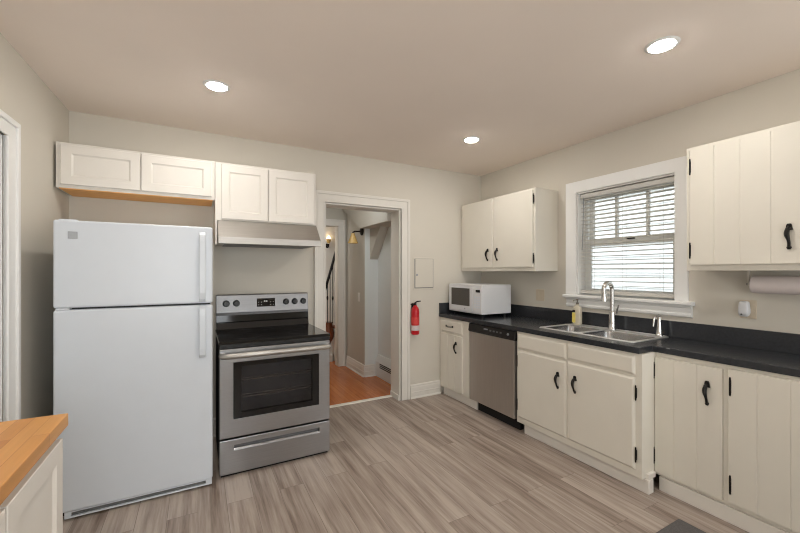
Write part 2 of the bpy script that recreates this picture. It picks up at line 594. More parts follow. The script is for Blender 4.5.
def baseboard(f, u0, u1, name, h=0.135, mat=None):
    b = MB(f)
    b.prism([(0, 0), (0, 0.016), (h - .035, 0.016), (h - .022, 0.012), (h - .012, 0.014), (h - .004, 0.009), (h, 0.004), (h, 0)], u0, u1, 'u')
    b.prism([(0, 0.016), (0, 0.029), (0.010, 0.027), (0.018, 0.018), (0.018, 0.016)], u0, u1, 'u')
    # bead along the middle
    b.prism([(0.060, 0.016), (0.063, 0.020), (0.070, 0.020), (0.073, 0.016)], u0, u1, 'u')
    return struct(b, name, mat or M['trim'])


baseboard(BACK(YB), -0.80, 0.965, 'baseboard_back', 0.15)
baseboard(BACK(YB), 2.035, 2.43, 'baseboard_back_right', 0.15)
baseboard(LEFT, 2.66, 3.49, 'baseboard_left', 0.15)

# ---- window over the sink
wc = MB(RIGHT(XR))
wc.plate(rect(1.322, 2.306, WZ0, 2.205), [rect(WY0, WY1, WZ0, WZ1)], 0, 0.02)
win = struct(wc, 'window_1', M['white_trim'], bevel=0.003)
jm = MB(RIGHT(XR))
jm.plate(rect(WY0, WY1, WZ0, WZ1), [rect(WY0 + .008, WY1 - .008, WZ0 + .01, WZ1 - .012)], -0.19, 0.0)
jm.box(WY0 + .008, WY0 + .022, WZ0 + .01, WZ1 - .012, -0.12, -0.10).box(WY1 - .022, WY1 - .008, WZ0 + .01, WZ1 - .012, -0.12, -0.10)
jm.build('jamb', M['white_trim'], win)
st = MB(RIGHT(XR))
st.prism([(1.150, -0.10), (1.178, -0.10), (1.178, 0.052), (1.172, 0.060), (1.158, 0.060), (1.150, 0.052)], 1.285, 2.312, 'u')
st.build('stool', M['white_trim'], win)
ap = MB(RIGHT(XR))
ap.prism([(1.064, 0), (1.064, 0.008), (1.072, 0.020), (1.088, 0.024), (1.10, 0.016), (1.130, 0.020), (1.142, 0.034), (1.150, 0.036), (1.150, 0)], 1.300, 2.300, 'u')
ap.build('apron', M['white_trim'], win)
SY0, SY1 = WY0 + .022, WY1 - .022
MR = 1.652
us = MB(RIGHT(XR))
uh = [rect(SY0 + .042, 1.660, MR + .035, WZ1 - .065), rect(1.684, 1.915, MR + .035, WZ1 - .065), rect(1.939, SY1 - .042, MR + .035, WZ1 - .065)]
us.plate(rect(SY0, SY1, MR - .02, WZ1 - .012), uh, -0.175, -0.14)
upper = us.build('upper_sash', M['white_trim'], win, bevel=0.003)
gp = MB(RIGHT(XR))
for q in uh:
    gp.box(q[0][0], q[1][0], q[0][1], q[2][1], -0.160, -0.156)
gp.build('glass_pane', M['glass'], upper)
ls = MB(RIGHT(XR))
lh = rect(SY0 + .042, SY1 - .042, 1.235, MR - .035)
ls.plate(rect(SY0, SY1, 1.178, MR + .02), [lh], -0.135, -0.10)
lower = ls.build('lower_sash', M['white_trim'], win, bevel=0.003)
MB(RIGHT(XR)).box(lh[0][0], lh[1][0], lh[0][1], lh[2][1], -0.120, -0.116).build('glass_pane', M['glass'], lower)
lk = MB(RIGHT(XR))
lk.box(1.745, 1.805, MR + .006, MR + .022, -0.10, -0.088).box(1.762, 1.788, MR + .010, MR + .018, -0.088, -0.07)
lk.build('sash_lock', M['bronze'], lower)

# ---- hall beyond the doorway
HX = 1.93
struct(MB().box(HX + .004, 2.125, 4.52, 5.36, 0, HC), 'wall_hall_stub', M['hall_pale'])
struct(MB().box(HX, HX + .004, 4.5205, 5.36, 0, HC), 'wall_hall_face', M['hallwall'])
struct(MB().box(2.125, 2.25, YB2, 5.36, 0, HC), 'wall_hall_right', M['hall_pale'])
struct(MB().box(0.30, 0.42, YB2, 6.6, 0, HC), 'wall_hall_left', M['hallwall'])
HD0, HD1, HDZ, HEY = 0.98, 1.80, 2.05, 5.20
struct(MB(BACK(HEY)).prism([(0.42, 0), (HD0, 0), (HD0, HDZ), (HD1, HDZ), (HD1, 0), (HX, 0), (HX, HC), (0.42, HC)], -0.14, 0.0), 'wall_hall_end', M['hallwall'])
casing(BACK(HEY), HD0, HD1, HDZ, 0.10, name='trim_5', head=0.09)
struct(MB().box(0.42, 3.3, 6.48, 6.6, 0, HC), 'wall_stair', M['trim'])
struct(MB().box(3.18, 3.3, 3.71, 6.6, 0, HC), 'wall_stair_right', M['trim'])
baseboard(BACK(6.48), 0.45, 3.1, 'baseboard_stair', 0.16)
baseboard(RIGHT(HX), 4.505, 5.19, 'baseboard_hall', 0.155)
baseboard(BACK(4.52), HX - 0.0, 2.12, 'baseboard_hall_stub', 0.155)
# boxed underside of the stairs along the top of the hall wall
bk = MB(RIGHT(1.93))
bk.prism([(YB2, 1.955), (4.52, 1.955), (5.20, 2.31), (5.20, HC), (YB2, HC)], -0.19, 0.07)
struct(bk, 'trim_6', M['hallwall'])
wg = MB(RIGHT(2.125))
wg.prism([(4.52, 1.955), (4.52, 1.55), (4.20, 1.955)], 0.0, 0.12)
struct(wg, 'trim_7', M['hallwall'])


# ================================================================ CABINETS
def shaker(f, u0, u1, v0, v1, t=0.019, fw=0.055, rec=0.008):
    b = MB(f)
    def loop(d, w_):
        return [(u0 + d, v0 + d, w_), (u1 - d, v0 + d, w_), (u1 - d, v1 - d, w_), (u0 + d, v1 - d, w_)]
    b.rings([loop(0, 0), loop(0, t - .002), loop(.002, t), loop(fw, t), loop(fw + .003, t - .003), loop(fw + .010, t - rec)])
    return b


def grooved(f, u0, u1, v0, v1, grooves, t=0.019, g=0.004):
    lo, hi = min(u0, u1), max(u0, u1)
    p = [(lo, 0), (lo, t - .003), (lo + .003, t)]
    for q in sorted(grooves):
        p += [(q - g, t), (q - g * 0.4, t - g * 0.8), (q + g * 0.4, t - g * 0.8), (q + g, t)]
    p += [(hi - .003, t), (hi, t - .003), (hi, 0)]
    return MB(f).prism(p, v0, v1, 'v')


def lipped(f, u0, u1, v0, v1, t=0.016):
    b = MB(f)
    def loop(d, w_):
        return [(u0 + d, v0 + d, w_), (u1 - d, v0 + d, w_), (u1 - d, v1 - d, w_), (u0 + d, v1 - d, w_)]
    b.rings([loop(0, 0), loop(0, 0.007), loop(.004, 0.010), loop(.010, t - .002), loop(.014, t)])
    return b


def iron_pull(f, u, v0, v1, w0, parent):
    """black iron pull: flared mount, S-curved grip, spade foot"""
    L = v1 - v0
    b = MB(f)
    m_ = v1 - 0.22 * L
    b.prism([(u - .013, m_), (u + .013, m_), (u + .010, v1 - .006), (u + .006, v1), (u - .006, v1), (u - .010, v1 - .006)], w0, w0 + .007)
    b.prism([(u - .015, m_ - .004), (u + .015, m_ - .004), (u + .013, m_ + .006), (u - .013, m_ + .006)], w0, w0 + .011)
    pts, rad = [], []
    for k in range(13):
        t = k / 12
        pts.append((u + 0.004 * math.sin(t * 2 * PI), v1 - 0.14 * L - t * 0.78 * L, w0 + .006 + 0.022 * math.sin(PI * t) ** 0.8))
        rad.append(0.0080 + 0.0034 * math.sin(PI * min(1, t * 1.6)) - 0.0015 * t)
    b.tube(pts, rad, 8)
    b.prism([(u - .004, v0 + .022), (u + .004, v0 + .022), (u + .010, v0 + .010), (u + .005, v0), (u - .005, v0), (u - .010, v0 + .010)], w0, w0 + .006)
    return b.build('handle', M['iron'], parent, smooth=True, label='black iron pull handle')


def hinge(f, u, v0, v1, w0, parent, mat=None):
    b = MB(f)
    b.tube([(u, v0, w0 + .004), (u, v1, w0 + .004)], 0.0048, 8)
    b.tube([(u, v0 - .006, w0 + .004), (u, v0, w0 + .004)], [0.003, 0.0045], 8)
    b.tube([(u, v1, w0 + .004), (u, v1 + .006, w0 + .004)], [0.0045, 0.003], 8)
    b.box(u - .0055, u + .0055, v0 + .010, v1 - .010, w0 - .002, w0 + .002)
    return b.build('hinge', mat or M['iron'], parent, smooth=True, label=None if mat else 'black strap hinge')


# --- cabinet over the refrigerator
FY = 3.20
c = thing('wall_cabinet', 'white two-door shaker wall cabinet with bare wood underside above the refrigerator', 'cabinet', (-0.35, FY, 1.935))
MB(BACK(FY)).box(-0.815, 0.114, 1.941, 2.24, -0.309, 0.0).build('body', M['shaker'], c, bevel=0.002)
MB(BACK(FY)).box(-0.800, 0.100, 1.936, 1.941, -0.305, -0.004).build('underside', M['rawwood'], c, label='bare orange-brown wood underside')
shaker(BACK(FY), -0.788, -0.359, 1.962, 2.222).build('door', M['shaker'], c)
shaker(BACK(FY), -0.351, 0.092, 1.962, 2.222).build('door', M['shaker'], c)
# --- cabinet over the range
c = thing('wall_cabinet', 'white two-door shaker wall cabinet above the steel range hood', 'cabinet', (0.51, FY, 1.79))
MB(BACK(FY)).box(0.117, 0.905, 1.79, 2.24, -0.309, 0.0).build('body', M['shaker'], c, bevel=0.002)
MB(BACK(FY)).box(0.117, 0.130, 1.60, 1.79, -0.309, -0.002).build('end_panel', M['shaker'], c)
shaker(BACK(FY), 0.160, 0.502, 1.80, 2.222).build('door', M['shaker'], c)
shaker(BACK(FY), 0.510, 0.884, 1.80, 2.222).build('door', M['shaker'], c)

# --- range hood
h = thing('range_hood', 'slanted stainless steel range hood under the wall cabinet above the stove', 'range hood', (0.515, 3.2, 1.59))
HU0, HU1 = 0.132, 0.905
MB(BACK(YB)).prism([(1.788, 0.001), (1.788, 0.322), (1.648, 0.462), (1.598, 0.466), (1.598, 0.455), (1.606, 0.45), (1.606, 0.001)], HU0, HU1, 'u').build('body', M['hood'], h, bevel=0.002)
hb = MB(BACK(YB))
hb.box(HU0 + .05, HU1 - .05, 1.600, 1.606, 0.03, 0.42)
hb.build('filter', M['enamel'], h)
hc = MB(BACK(YB))
for k in range(3):
    hc.box(0.70 + k * .04, 0.722 + k * .04, 1.598, 1.606, 0.424, 0.446)
hc.build('switch', M['black'], h)

# --- corner wall cabinet on the right wall
UX = 2.735
c = thing('wall_cabinet', 'cream two-door wall cabinet in the corner above the microwave', 'cabinet', (2.89, 2.93, 1.39))
MB(RIGHT(UX)).box(2.408, 3.505, 1.392, 2.165, -0.304, 0.0).build('body', M['cream'], c, bevel=0.002)
D = grooved(RIGHT(UX), 2.962, 3.462, 1.432, 2.150, []).build('door', M['cream'], c, bevel=0.002)
iron_pull(RIGHT(UX), 3.030, 1.50, 1.632, .019, D)
hinge(RIGHT(UX), 3.470, 1.47, 1.555, .010, D, M['cream'])
hinge(RIGHT(UX), 3.470, 2.02, 2.105, .010, D, M['cream'])
D = grooved(RIGHT(UX), 2.428, 2.932, 1.432, 2.150, []).build('door', M['cream'], c, bevel=0.002)
iron_pull(RIGHT(UX), 2.888, 1.50, 1.632, .019, D)
hinge(RIGHT(UX), 2.420, 1.47, 1.555, .012, D)
hinge(RIGHT(UX), 2.420, 2.02, 2.105, .012, D)

# --- wall cabinet right of the window
c = thing('wall_cabinet', 'cream plank-door wall cabinet at the right edge above the paper towel roll', 'cabinet', (2.89, 0.6, 1.39))
MB(RIGHT(UX)).box(0.02, 1.203, 1.395, 2.17, -0.304, 0.0).build('body', M['cream'], c, bevel=0.002)
D = grooved(RIGHT(UX), 0.655, 1.180, 1.432, 2.148, [1.053, 0.930, 0.800]).build('door', M['cream'], c)
iron_pull(RIGHT(UX), 0.730, 1.505, 1.64, .019, D)
hinge(RIGHT(UX), 1.176, 1.475, 1.565, .018, D)
hinge(RIGHT(UX), 1.176, 2.00, 2.09, .018, D)
D = grooved(RIGHT(UX), 0.06, 0.625, 1.432, 2.148, [0.19, 0.32, 0.46]).build('door', M['cream'], c)
iron_pull(RIGHT(UX), 0.545, 1.505, 1.64, .019, D)

# --- base cabinets
BX = 2.43
XBK = 3.035
c = thing('base_cabinet', 'narrow cream base cabinet with one drawer and door left of the dishwasher', 'cabinet', (2.75, 3.24, 0))
b = MB(RIGHT(BX)).box(2.985, 3.505, 0.09, 0.872, -0.6, 0.0)
b.build('body', M['cream'], c, bevel=0.002)
MB(RIGHT(BX)).box(2.90, 3.478, 0.0, 0.09, -0.05, -0.030).build('toe_board', M['shaker'], c)
Dr = lipped(RIGHT(BX), 3.085, 3.462, 0.722, 0.852).build('drawer', M['cream'], c)
pb = MB(RIGHT(BX))
pts = [(3.36 - .115 * k / 8, 0.79 - .004 * math.sin(PI * k / 8), .020 + .020 * math.sin(PI * k / 8)) for k in range(9)]
pb.tube(pts, [0.0055] * 9, 8)
pb.lathe([(0.011, 0), (0.011, .004), (0.006, .006)], (3.36, 0.79, .016), 'z', 10)
pb.lathe([(0.011, 0), (0.011, .004), (0.006, .006)], (3.245, 0.79, .016), 'z', 10)
pb.build('handle', M['iron'], Dr, smooth=True, label='black iron drawer pull')
D = grooved(RIGHT(BX), 3.085, 3.462, 0.112, 0.702, [3.21, 3.335], 0.016).build('door', M['cream'], c)
iron_pull(RIGHT(BX), 3.185, 0.512, 0.640, .016, D)

c = thing('sink_base_cabinet', 'cream sink cabinet with two false drawer fronts and two doors below the sink', 'cabinet', (2.75, 1.82, 0))
b = MB(RIGHT(BX))
b.box(1.308, 2.340, 0.09, 0.872, -0.02, 0.0).box(1.308, 1.326, 0.09, 0.872, -0.6, -0.02).box(2.322, 2.340, 0.09, 0.872, -0.6, -0.02)
b.box(1.326, 2.322, 0.09, 0.108, -0.6, -0.02).box(1.326, 2.322, 0.108, 0.872, -0.6, -0.588)
b.build('body', M['cream'], c, bevel=0.002)
MB(RIGHT(BX)).box(1.285, 2.285, 0.0, 0.088, -0.085, -0.030).build('toe_board', M['shaker'], c, bevel=0.003)
MB(RIGHT(BX)).box(1.290, 1.310, 0.088, 0.120, -0.12, -0.04).build('corner_block', M['shaker'], c, bevel=0.003)
lipped(RIGHT(BX), 1.846, 2.328, 0.730, 0.852).build('false_drawer_front', M['cream'], c)
lipped(RIGHT(BX), 1.348, 1.832, 0.738, 0.856).build('false_drawer_front', M['cream'], c)
D = lipped(RIGHT(BX), 1.846, 2.328, 0.140, 0.714).build('door', M['cream'], c)
iron_pull(RIGHT(BX), 1.912, 0.494, 0.622, .016, D)
hinge(RIGHT(BX), 2.331, 0.20, 0.285, .004, D)
hinge(RIGHT(BX), 2.331, 0.575, 0.66, .004, D)
D = lipped(RIGHT(BX), 1.348, 1.832, 0.140, 0.720).build('door', M['cream'], c)
iron_pull(RIGHT(BX), 1.765, 0.500, 0.628, .016, D)
hinge(RIGHT(BX), 1.342, 0.192, 0.277, .006, D)
hinge(RIGHT(BX), 1.342, 0.582, 0.667, .006, D)

RX = 2.585
c = thing('base_cabinet', 'long cream plank-door base cabinet set back to the right of the sink cabinet', 'cabinet', (2.8, 0.6, 0))
MB(RIGHT(RX)).box(-0.10, 1.308, 0.09, 0.872, -0.45, 0.0).build('body', M['cream'], c, bevel=0.002)
MB(RIGHT(RX)).box(-0.10, 1.284, 0.0, 0.088, -0.03, 0.010).build('toe_board', M['shaker'], c, bevel=0.003)
D = grooved(RIGHT(RX), 0.958, 1.306, 0.112, 0.843, [1.198, 1.078]).build('door', M['cream'], c)
iron_pull(RIGHT(RX), 1.026, 0.622, 0.762, .019, D)
hinge(RIGHT(RX), 1.309, 0.165, 0.262, .017, D)
hinge(RIGHT(RX), 1.309, 0.71, 0.806, .017, D)
D = grooved(RIGHT(RX), 0.40, 0.932, 0.118, 0.852, [0.809, 0.684, 0.55]).build('door', M['cream'], c)
iron_pull(RIGHT(RX), 0.47, 0.622, 0.762, .019, D)
hinge(RIGHT(RX), 0.922, 0.172, 0.264, .017, D)
hinge(RIGHT(RX), 0.922, 0.712, 0.803, .017, D)
grooved(RIGHT(RX), -0.08, 0.37, 0.118, 0.852, [0.07, 0.22]).build('door', M['cream'], c)

# --- countertop
CZ0, CZ1 = 0.874, 0.914
SKX0, SKX1, SKY0, SKY1 = 2.520, 2.990, 1.415, 2.195
ct = thing('countertop', 'charcoal laminate countertop with backsplash stepping back beside the sink', 'countertop', (2.7, 1.8, CZ0))
outer = [(2.412, 3.508), (2.412, 1.318), (2.566, 1.318), (2.566, -0.1), (XBK, -0.1), (XBK, 3.508)]
MB().plate(outer, [rrect(SKX0 + .02, SKX1 - .02, SKY0 + .02, SKY1 - .02, 0.04)], CZ0, CZ1).build('worktop', M['laminate'], ct, bevel=0.004)
MB().box(3.018, 3.038, -0.1, 3.508, CZ1, 1.030).build('backsplash', M['laminate'], ct, bevel=0.002)
MB().box(2.416, 3.018, 3.488, 3.508, CZ1, 1.030).build('backsplash', M['laminate'], ct, bevel=0.002)

# --- sink
sk = thing('kitchen_sink', 'stainless steel double-bowl sink set into the charcoal countertop', 'sink', (2.75, 1.805, CZ1))
bl = [(2.548, 2.890, 1.858, 2.168), (2.548, 2.890, 1.442, 1.828)]
MB().plate(rrect(SKX0, SKX1, SKY0, SKY1, 0.03), [rrect(*q, 0.05) for q in bl], CZ1 + .0005, CZ1 + .005).build('rim', M['sinkrim_lit'], sk, bevel=0.002)


def bead(poly, name, r):
    b = MB()
    n_ = len(poly)
    rr = []
    for i_ in range(n_):
        p, a_, c_ = Vector(poly[i_]), Vector(poly[i_ - 1]), Vector(poly[(i_ + 1) % n_])
        t = (c_ - a_).normalized()
        nn = Vector((t.y, -t.x))
        rr.append([(p.x + nn.x * r * math.cos(2 * PI * k / 8), p.y + nn.y * r * math.cos(2 * PI * k / 8), CZ1 + .005 + r * 0.7 * math.sin(2 * PI * k / 8)) for k in range(8)])
    rr.append(rr[0])
    b.rings(rr, False, False)
    return b.build(name, M['sinkrim_lit'], sk, smooth=True)


bead(rrect(SKX0 + .006, SKX1 - .006, SKY0 + .006, SKY1 - .006, 0.028, 7), 'rolled_edge', 0.006)
for q in bl:
    bead(rrect(*q, 0.05, 7), 'bowl_lip', 0.004)
for q in bl:
    b = MB()
    rg = []
    for d, z in ((-.001, CZ1 + .004), (.004, CZ1 - .010), (.012, CZ1 - .12), (.024, CZ1 - .150), (.05, CZ1 - .160)):
        rg.append([(x, y, z) for x, y in rrect(q[0] + d, q[1] - d, q[2] + d, q[3] - d, 0.05)])
    b.rings(rg, close_a=False)
    bs = b.build('bowl', M['sink'], sk, smooth=True)
    cx, cy = (q[0] + q[1]) / 2, (q[2] + q[3]) / 2
    MB().lathe([(0.045, 0), (0.045, .003), (0.032, .004), (0.028, .001), (0.004, .002)], (cx, cy, CZ1 - .160), 'z', 20).build('drain', M['chrome'], bs, smooth=True)

# --- faucet
FXc, FYc, FZc = 2.942, 1.815, CZ1 + .007
fa = thing('faucet', 'tall brushed nickel gooseneck faucet behind the double sink', 'faucet', (FXc, FYc, FZc))
MB().lathe([(0.030, 0), (0.030, .006), (0.025, .014), (0.026, .05), (0.023, .11), (0.021, .135), (0.023, .137), (0.023, .142), (0.017, .15)], (FXc, FYc, FZc), 'z', 20).build('base', M['chrome'], fa, smooth=True)
R_ = 0.054
zc = 1.245
pts = [(FXc, FYc, FZc + .145), (FXc, FYc, zc)]
for k in range(1, 13):
    a = PI * k / 12
    pts.append((FXc - R_ + R_ * math.cos(a), FYc, zc + R_ * math.sin(a)))
pts.append((FXc - 2 * R_, FYc, zc - .015))
MB().tube(pts, 0.0165, 14).build('spout', M['chrome'], fa, smooth=True)
MB().lathe([(0.0165, 0), (0.0175, -.004), (0.020, -.04), (0.023, -.07), (0.023, -.078), (0.012, -.079)], (FXc - 2 * R_, FYc, zc - .014), 'z', 18).build('spray_head', M['chrome'], fa, smooth=True)
lv = MB()
lv.tube([(FXc, FYc - .014, FZc + .125), (FXc, FYc - .034, FZc + .130)], [0.013, 0.011], 12)
lv.tube([(FXc, FYc - .032, FZc + .128), (FXc - .004, FYc - .046, FZc + .170), (FXc - .006, FYc - .058, FZc + .205)], [0.009, 0.007, 0.0055], 10)
lv.build('lever', M['chrome'], fa, smooth=True)

# --- soap dispenser on the sink deck
PXc, PYc = 2.950, 1.470
sd = thing('soap_dispenser', 'short brushed nickel soap dispenser at the right rear corner of the sink', 'soap dispenser', (PXc, PYc, FZc - .001))
MB().lathe([(0.024, 0), (0.024, .006), (0.020, .012), (0.0165, .05), (0.012, .10), (0.010, .125), (0.012, .127), (0.012, .140), (0.006, .143)], (PXc, PYc, FZc - .001), 'z', 18).build('body', M['chrome'], sd, smooth=True)
MB().tube([(PXc + .018, PYc - .004, FZc + .146), (PXc, PYc, FZc + .149), (PXc - .03, PYc + .008, FZc + .146), (PXc - .044, PYc + .012, FZc + .130), (PXc - .050, PYc + .014, FZc + .070)], [0.006, 0.008, 0.0065, 0.006, 0.0055], 10).build('nozzle', M['chrome'], sd, smooth=True)

# --- dish soap bottle
QX, QY = 2.945, 2.130
so = thing('soap_bottle', 'clear pump soap bottle with a yellow label behind the left sink bowl', 'bottle', (QX, QY, FZc))
bo = MB()
rg = []
for s_, z in ((0.9, 0), (1, .006), (1, .135), (0.93, .148), (0.7, .160), (0.42, .168), (0.36, .180)):
    rg.append([(QX + x * s_, QY + y * s_, FZc + z) for x, y in rrect(-.024, .024, -.036, .036, .014)])
bo.rings(rg)
bo.build('body', M['clearplastic'], so, smooth=True)
MB().box(QX - .0255, QX - .0235, QY + .002, QY + .034, FZc + .018, FZc + .105).build('label', M['yellow'], so, label='yellow label')
MB().box(QX - .0255, QX - .0235, QY + .004, QY + .030, FZc + .108, FZc + .128).build('label_band', M['black'], so, label='dark band above the yellow label')
pm = MB().lathe([(0.013, 0), (0.013, .016), (0.005, .018), (0.005, .034), (0.010, .036), (0.010, .046), (0.004, .048)], (QX, QY, FZc + .178), 'z', 14)
pm.tube([(QX, QY, FZc + .219), (QX - .036, QY + .006, FZc + .216), (QX - .042, QY + .007, FZc + .208)], 0.0045, 8)
pm.build('pump', M['pump'], so, smooth=True)

# ================================================================ APPLIANCES
# --- refrigerator
RL, RRt, RFY = -0.698, 0.084, 2.69
fr = thing('refrigerator', 'tall white top-freezer refrigerator below the shaker wall cabinet', 'refrigerator', (-0.31, 3.05, 0))
MB().box(RL + .008, RRt - .008, RFY + .065, 3.40, 0.03, 1.665).build('body', M['fridge'], fr, bevel=0.006)
MB().box(RL + .012, RRt - .012, RFY + .052, RFY + .065, 0.06, 1.66).build('gasket', M['gasket'], fr)
fd = MB().box(RL, RRt, RFY, RFY + .055, 1.186, 1.676).build('freezer_door', M['fridge'], fr, bevel=0.012, seg=3)
rd = MB().box(RL, RRt, RFY, RFY + .055, 0.050, 1.176).build('fridge_door', M['fridge'], fr, bevel=0.012, seg=3)


def fridge_handle(z0, z1, parent):
    b = MB(BACK(RFY))
    u0, u1 = 0.006, 0.044
    L = z1 - z0
    b.prism([(z0, -.002), (z0, .010), (z0 + .02, .030), (z0 + .06, .036), (z1 - .06, .036), (z1 - .02, .030), (z1, .010), (z1, -.002),
             (z1 - .05, -.002), (z1 - .06, .022), (z0 + .06, .022), (z0 + .05, -.002)], u0, u1, 'u')
    return b.build('handle', M['fridge'], parent, bevel=0.005)


fridge_handle(1.194, 1.640, fd)
fridge_handle(0.84, 1.170, rd)
MB(BACK(RFY)).box(-0.634, -0.592, 1.572, 1.612, 0, .0025).build('badge', M['badge'], fd, bevel=0.001, label='small grey square badge')
MB().box(RL + .01, RL + .07, RFY + .004, RFY + .05, 1.1765, 1.1855).build('hinge', M['fridge'], fr)
MB().box(RL + .02, RL + .10, RFY + .015, RFY + .16, 1.665, 1.682).build('hinge_cover', M['fridge'], fr, bevel=0.004)
kg = MB(BACK(RFY + .012))
kg.plate(rect(RL + .045, RRt - .004, 0.010, 0.048), [rect(RL + .075, RRt - .040, 0.018, 0.040)], -0.03, 0.0)
gr_ = kg.build('kick_grille', M['fridge'], fr, bevel=0.003)
gl = MB(BACK(RFY + .012))
gl.box(RL + .07, RRt - .035, 0.014, 0.044, -0.028, -0.018)
for k in range(3):
    gl.box(RL + .075, RRt - .040, 0.020 + k * .007, 0.023 + k * .007, -0.018, -0.008)
gl.build('louvre', M['grille'], gr_)
for x in (RL + .03, RRt - .05):
    MB().lathe([(0.014, 0), (0.016, .008), (0.010, .012), (0.010, .034)], (x, RFY + .09, 0.0), 'z', 12).build('foot', M['blackmatte'], fr)
for x in (RL + .05, RRt - .06):
    MB().lathe([(0.014, 0), (0.016, .008), (0.010, .012), (0.010, .034)], (x, 3.34, 0.0), 'z', 12).build('foot', M['blackmatte'], fr)

# --- electric range
GX0, GX1, GF = 0.126, 0.886, 2.752
ra = thing('electric_range', 'freestanding stainless steel electric range with black glass cooktop', 'stove', (0.506, 3.1, 0))
# body with an oven cavity behind the door glass
MB().box(GX0 + .004, GX1 - .004, GF + .13, 3.44, 0.03, 0.895).build('body', M['blackmatte'], ra)
MB().box(GX0, GX0 + .012, GF + .04, GF + .13, 0.03, 0.895).build('side_trim', M['black'], ra)
MB().box(GX1 - .012, GX1, GF + .04, GF + .13, 0.03, 0.895).build('side_trim', M['black'], ra)
ck = MB()
ck.box(GX0 - .004, GX1 + .004, GF - .006, 3.37, 0.896, 0.916)
cook = ck.build('cooktop', M['blackglass'], ra, bevel=0.004)
MB(BACK(GF - .004)).box(GX0, GX1, 0.868, 0.896, -0.06, 0.0).build('front_rail', M['black'], ra, bevel=0.004)
for (x, y, r) in ((0.31, 2.93, .105), (0.70, 2.93, .085), (0.31, 3.20, .075), (0.70, 3.20, .105), (0.51, 3.24, .05)):
    b = MB()
    n_ = 32
    o_ = [(x + r * math.cos(2 * PI * k / n_), y + r * math.sin(2 * PI * k / n_)) for k in range(n_)]
    i_ = [(x + (r - .004) * math.cos(2 * PI * k / n_), y + (r - .004) * math.sin(2 * PI * k / n_)) for k in range(n_)]
    b.plate(o_, [i_], 0.916, 0.9163)
    b.build('burner_ring', M['ring'], cook)
# backguard: dark lower riser, steel control panel
rs = MB(lambda u, v, w_: (u, w_, v))
rs.prism([(0.914, 3.350), (0.966, 3.366), (0.972, 3.360), (1.046, 3.372), (1.046, 3.45), (0.914, 3.45)], GX0 + .004, GX1 - .004, 'u')
rs.build('riser', M['blackglass'], ra, bevel=0.002)
MB(BACK(3.372)).box(GX0 + .004, GX1 - .004, 1.026, 1.046, -0.002, 0.004).build('vent_strip', M['enamel'], ra)
cpm = MB(lambda u, v, w_: (u, w_, v))
cpm.prism([(1.046, 3.362), (1.190, 3.382), (1.196, 3.390), (1.196, 3.45), (1.046, 3.45)], GX0 + .004, GX1 - .004, 'u')
cp = cpm.build('control_panel', M['steel_panel'], ra, bevel=0.003)


def cpf(u, v, w_):   # on the leaning control panel
    return (u, 3.362 + (v - 1.046) * 0.1389 - w_, v)


disp = MB(cpf).box(0.443, 0.592, 1.088, 1.158, -.002, .003).build('display', M['blackglass'], cp, bevel=0.001)
dg = MB(cpf)
for k in range(4):
    dg.box(0.452 + .024 * k + (.05 if k > 1 else 0), 0.460 + .024 * k + (.05 if k > 1 else 0), 1.102, 1.106, .003, .0035)
    dg.box(0.452 + .024 * k + (.05 if k > 1 else 0), 0.460 + .024 * k + (.05 if k > 1 else 0), 1.124, 1.128, .003, .0035)
dg.box(0.500, 0.512, 1.128, 1.140, .003, .0035).box(0.516, 0.528, 1.128, 1.140, .003, .0035)
dg.build('display_marks', M['print'], disp, kind='stuff')
for u in (0.204, 0.282, 0.686, 0.762, 0.838):
    kn = MB(cpf)
    kn.lathe([(0.027, 0), (0.027, .004), (0.024, .006), (0.022, .022), (0.019, .025)], (u, 1.124, 0), 'z', 20)
    kn.box(u - .004, u + .004, 1.104, 1.144, .024, .031)
    kn.build('knob', M['knob'], cp, smooth=True)
MB().box(GX0 + .01, GX1 - .01, GF + .02, GF + .05, 0.0, 0.03).build('under_drawer_shade', M['blackmatte'], ra)  # black strip put in for the shade under the drawer
# oven door
od = MB(BACK(GF)).plate(rect(GX0, GX1, 0.262, 0.864), [rect(0.214, 0.800, 0.388, 0.768)], -0.035, 0.0).build('oven_door', M['steel'], ra, bevel=0.004)
wf = MB(BACK(GF)).plate(rect(0.212, 0.802, 0.386, 0.770), [rect(0.262, 0.752, 0.425, 0.742)], -0.030, 0.002).build('window_frame', M['blackglass'], od)
MB(BACK(GF)).box(0.262, 0.752, 0.425, 0.742, -0.010, -0.004).build('window_glass', M['ovenpane'], od)
cv = MB(BACK(GF))
cv.box(0.22, 0.79, 0.39, 0.765, -0.128, -0.120)
cv.build('oven_liner', M['enamel'], ra)
rk = MB(BACK(GF))
for z in (0.512, 0.630):
    rk.tube([(0.235, z, -0.052), (0.780, z, -0.052)], 0.004, 8)
    rk.tube([(0.235, z, -0.110), (0.780, z, -0.110)], 0.003, 8)
    for k in range(15):
        x = 0.25 + k * .037
        rk.tube([(x, z, -0.115), (x, z, -0.052)], 0.002, 6)
rk.build('oven_rack', M['chrome'], ra)
hd = MB(BACK(GF))
hp = [(GX0 + .018, 0.822, .0), (GX0 + .020, 0.823, .034), (GX0 + .04, 0.824, .046), (0.506, 0.826, .050), (GX1 - .04, 0.824, .046), (GX1 - .020, 0.823, .034), (GX1 - .018, 0.822, 0)]
hd.tube(hp, 0.024, 12, 0.8)
hd.build('handle', M['hood'], od, smooth=True)
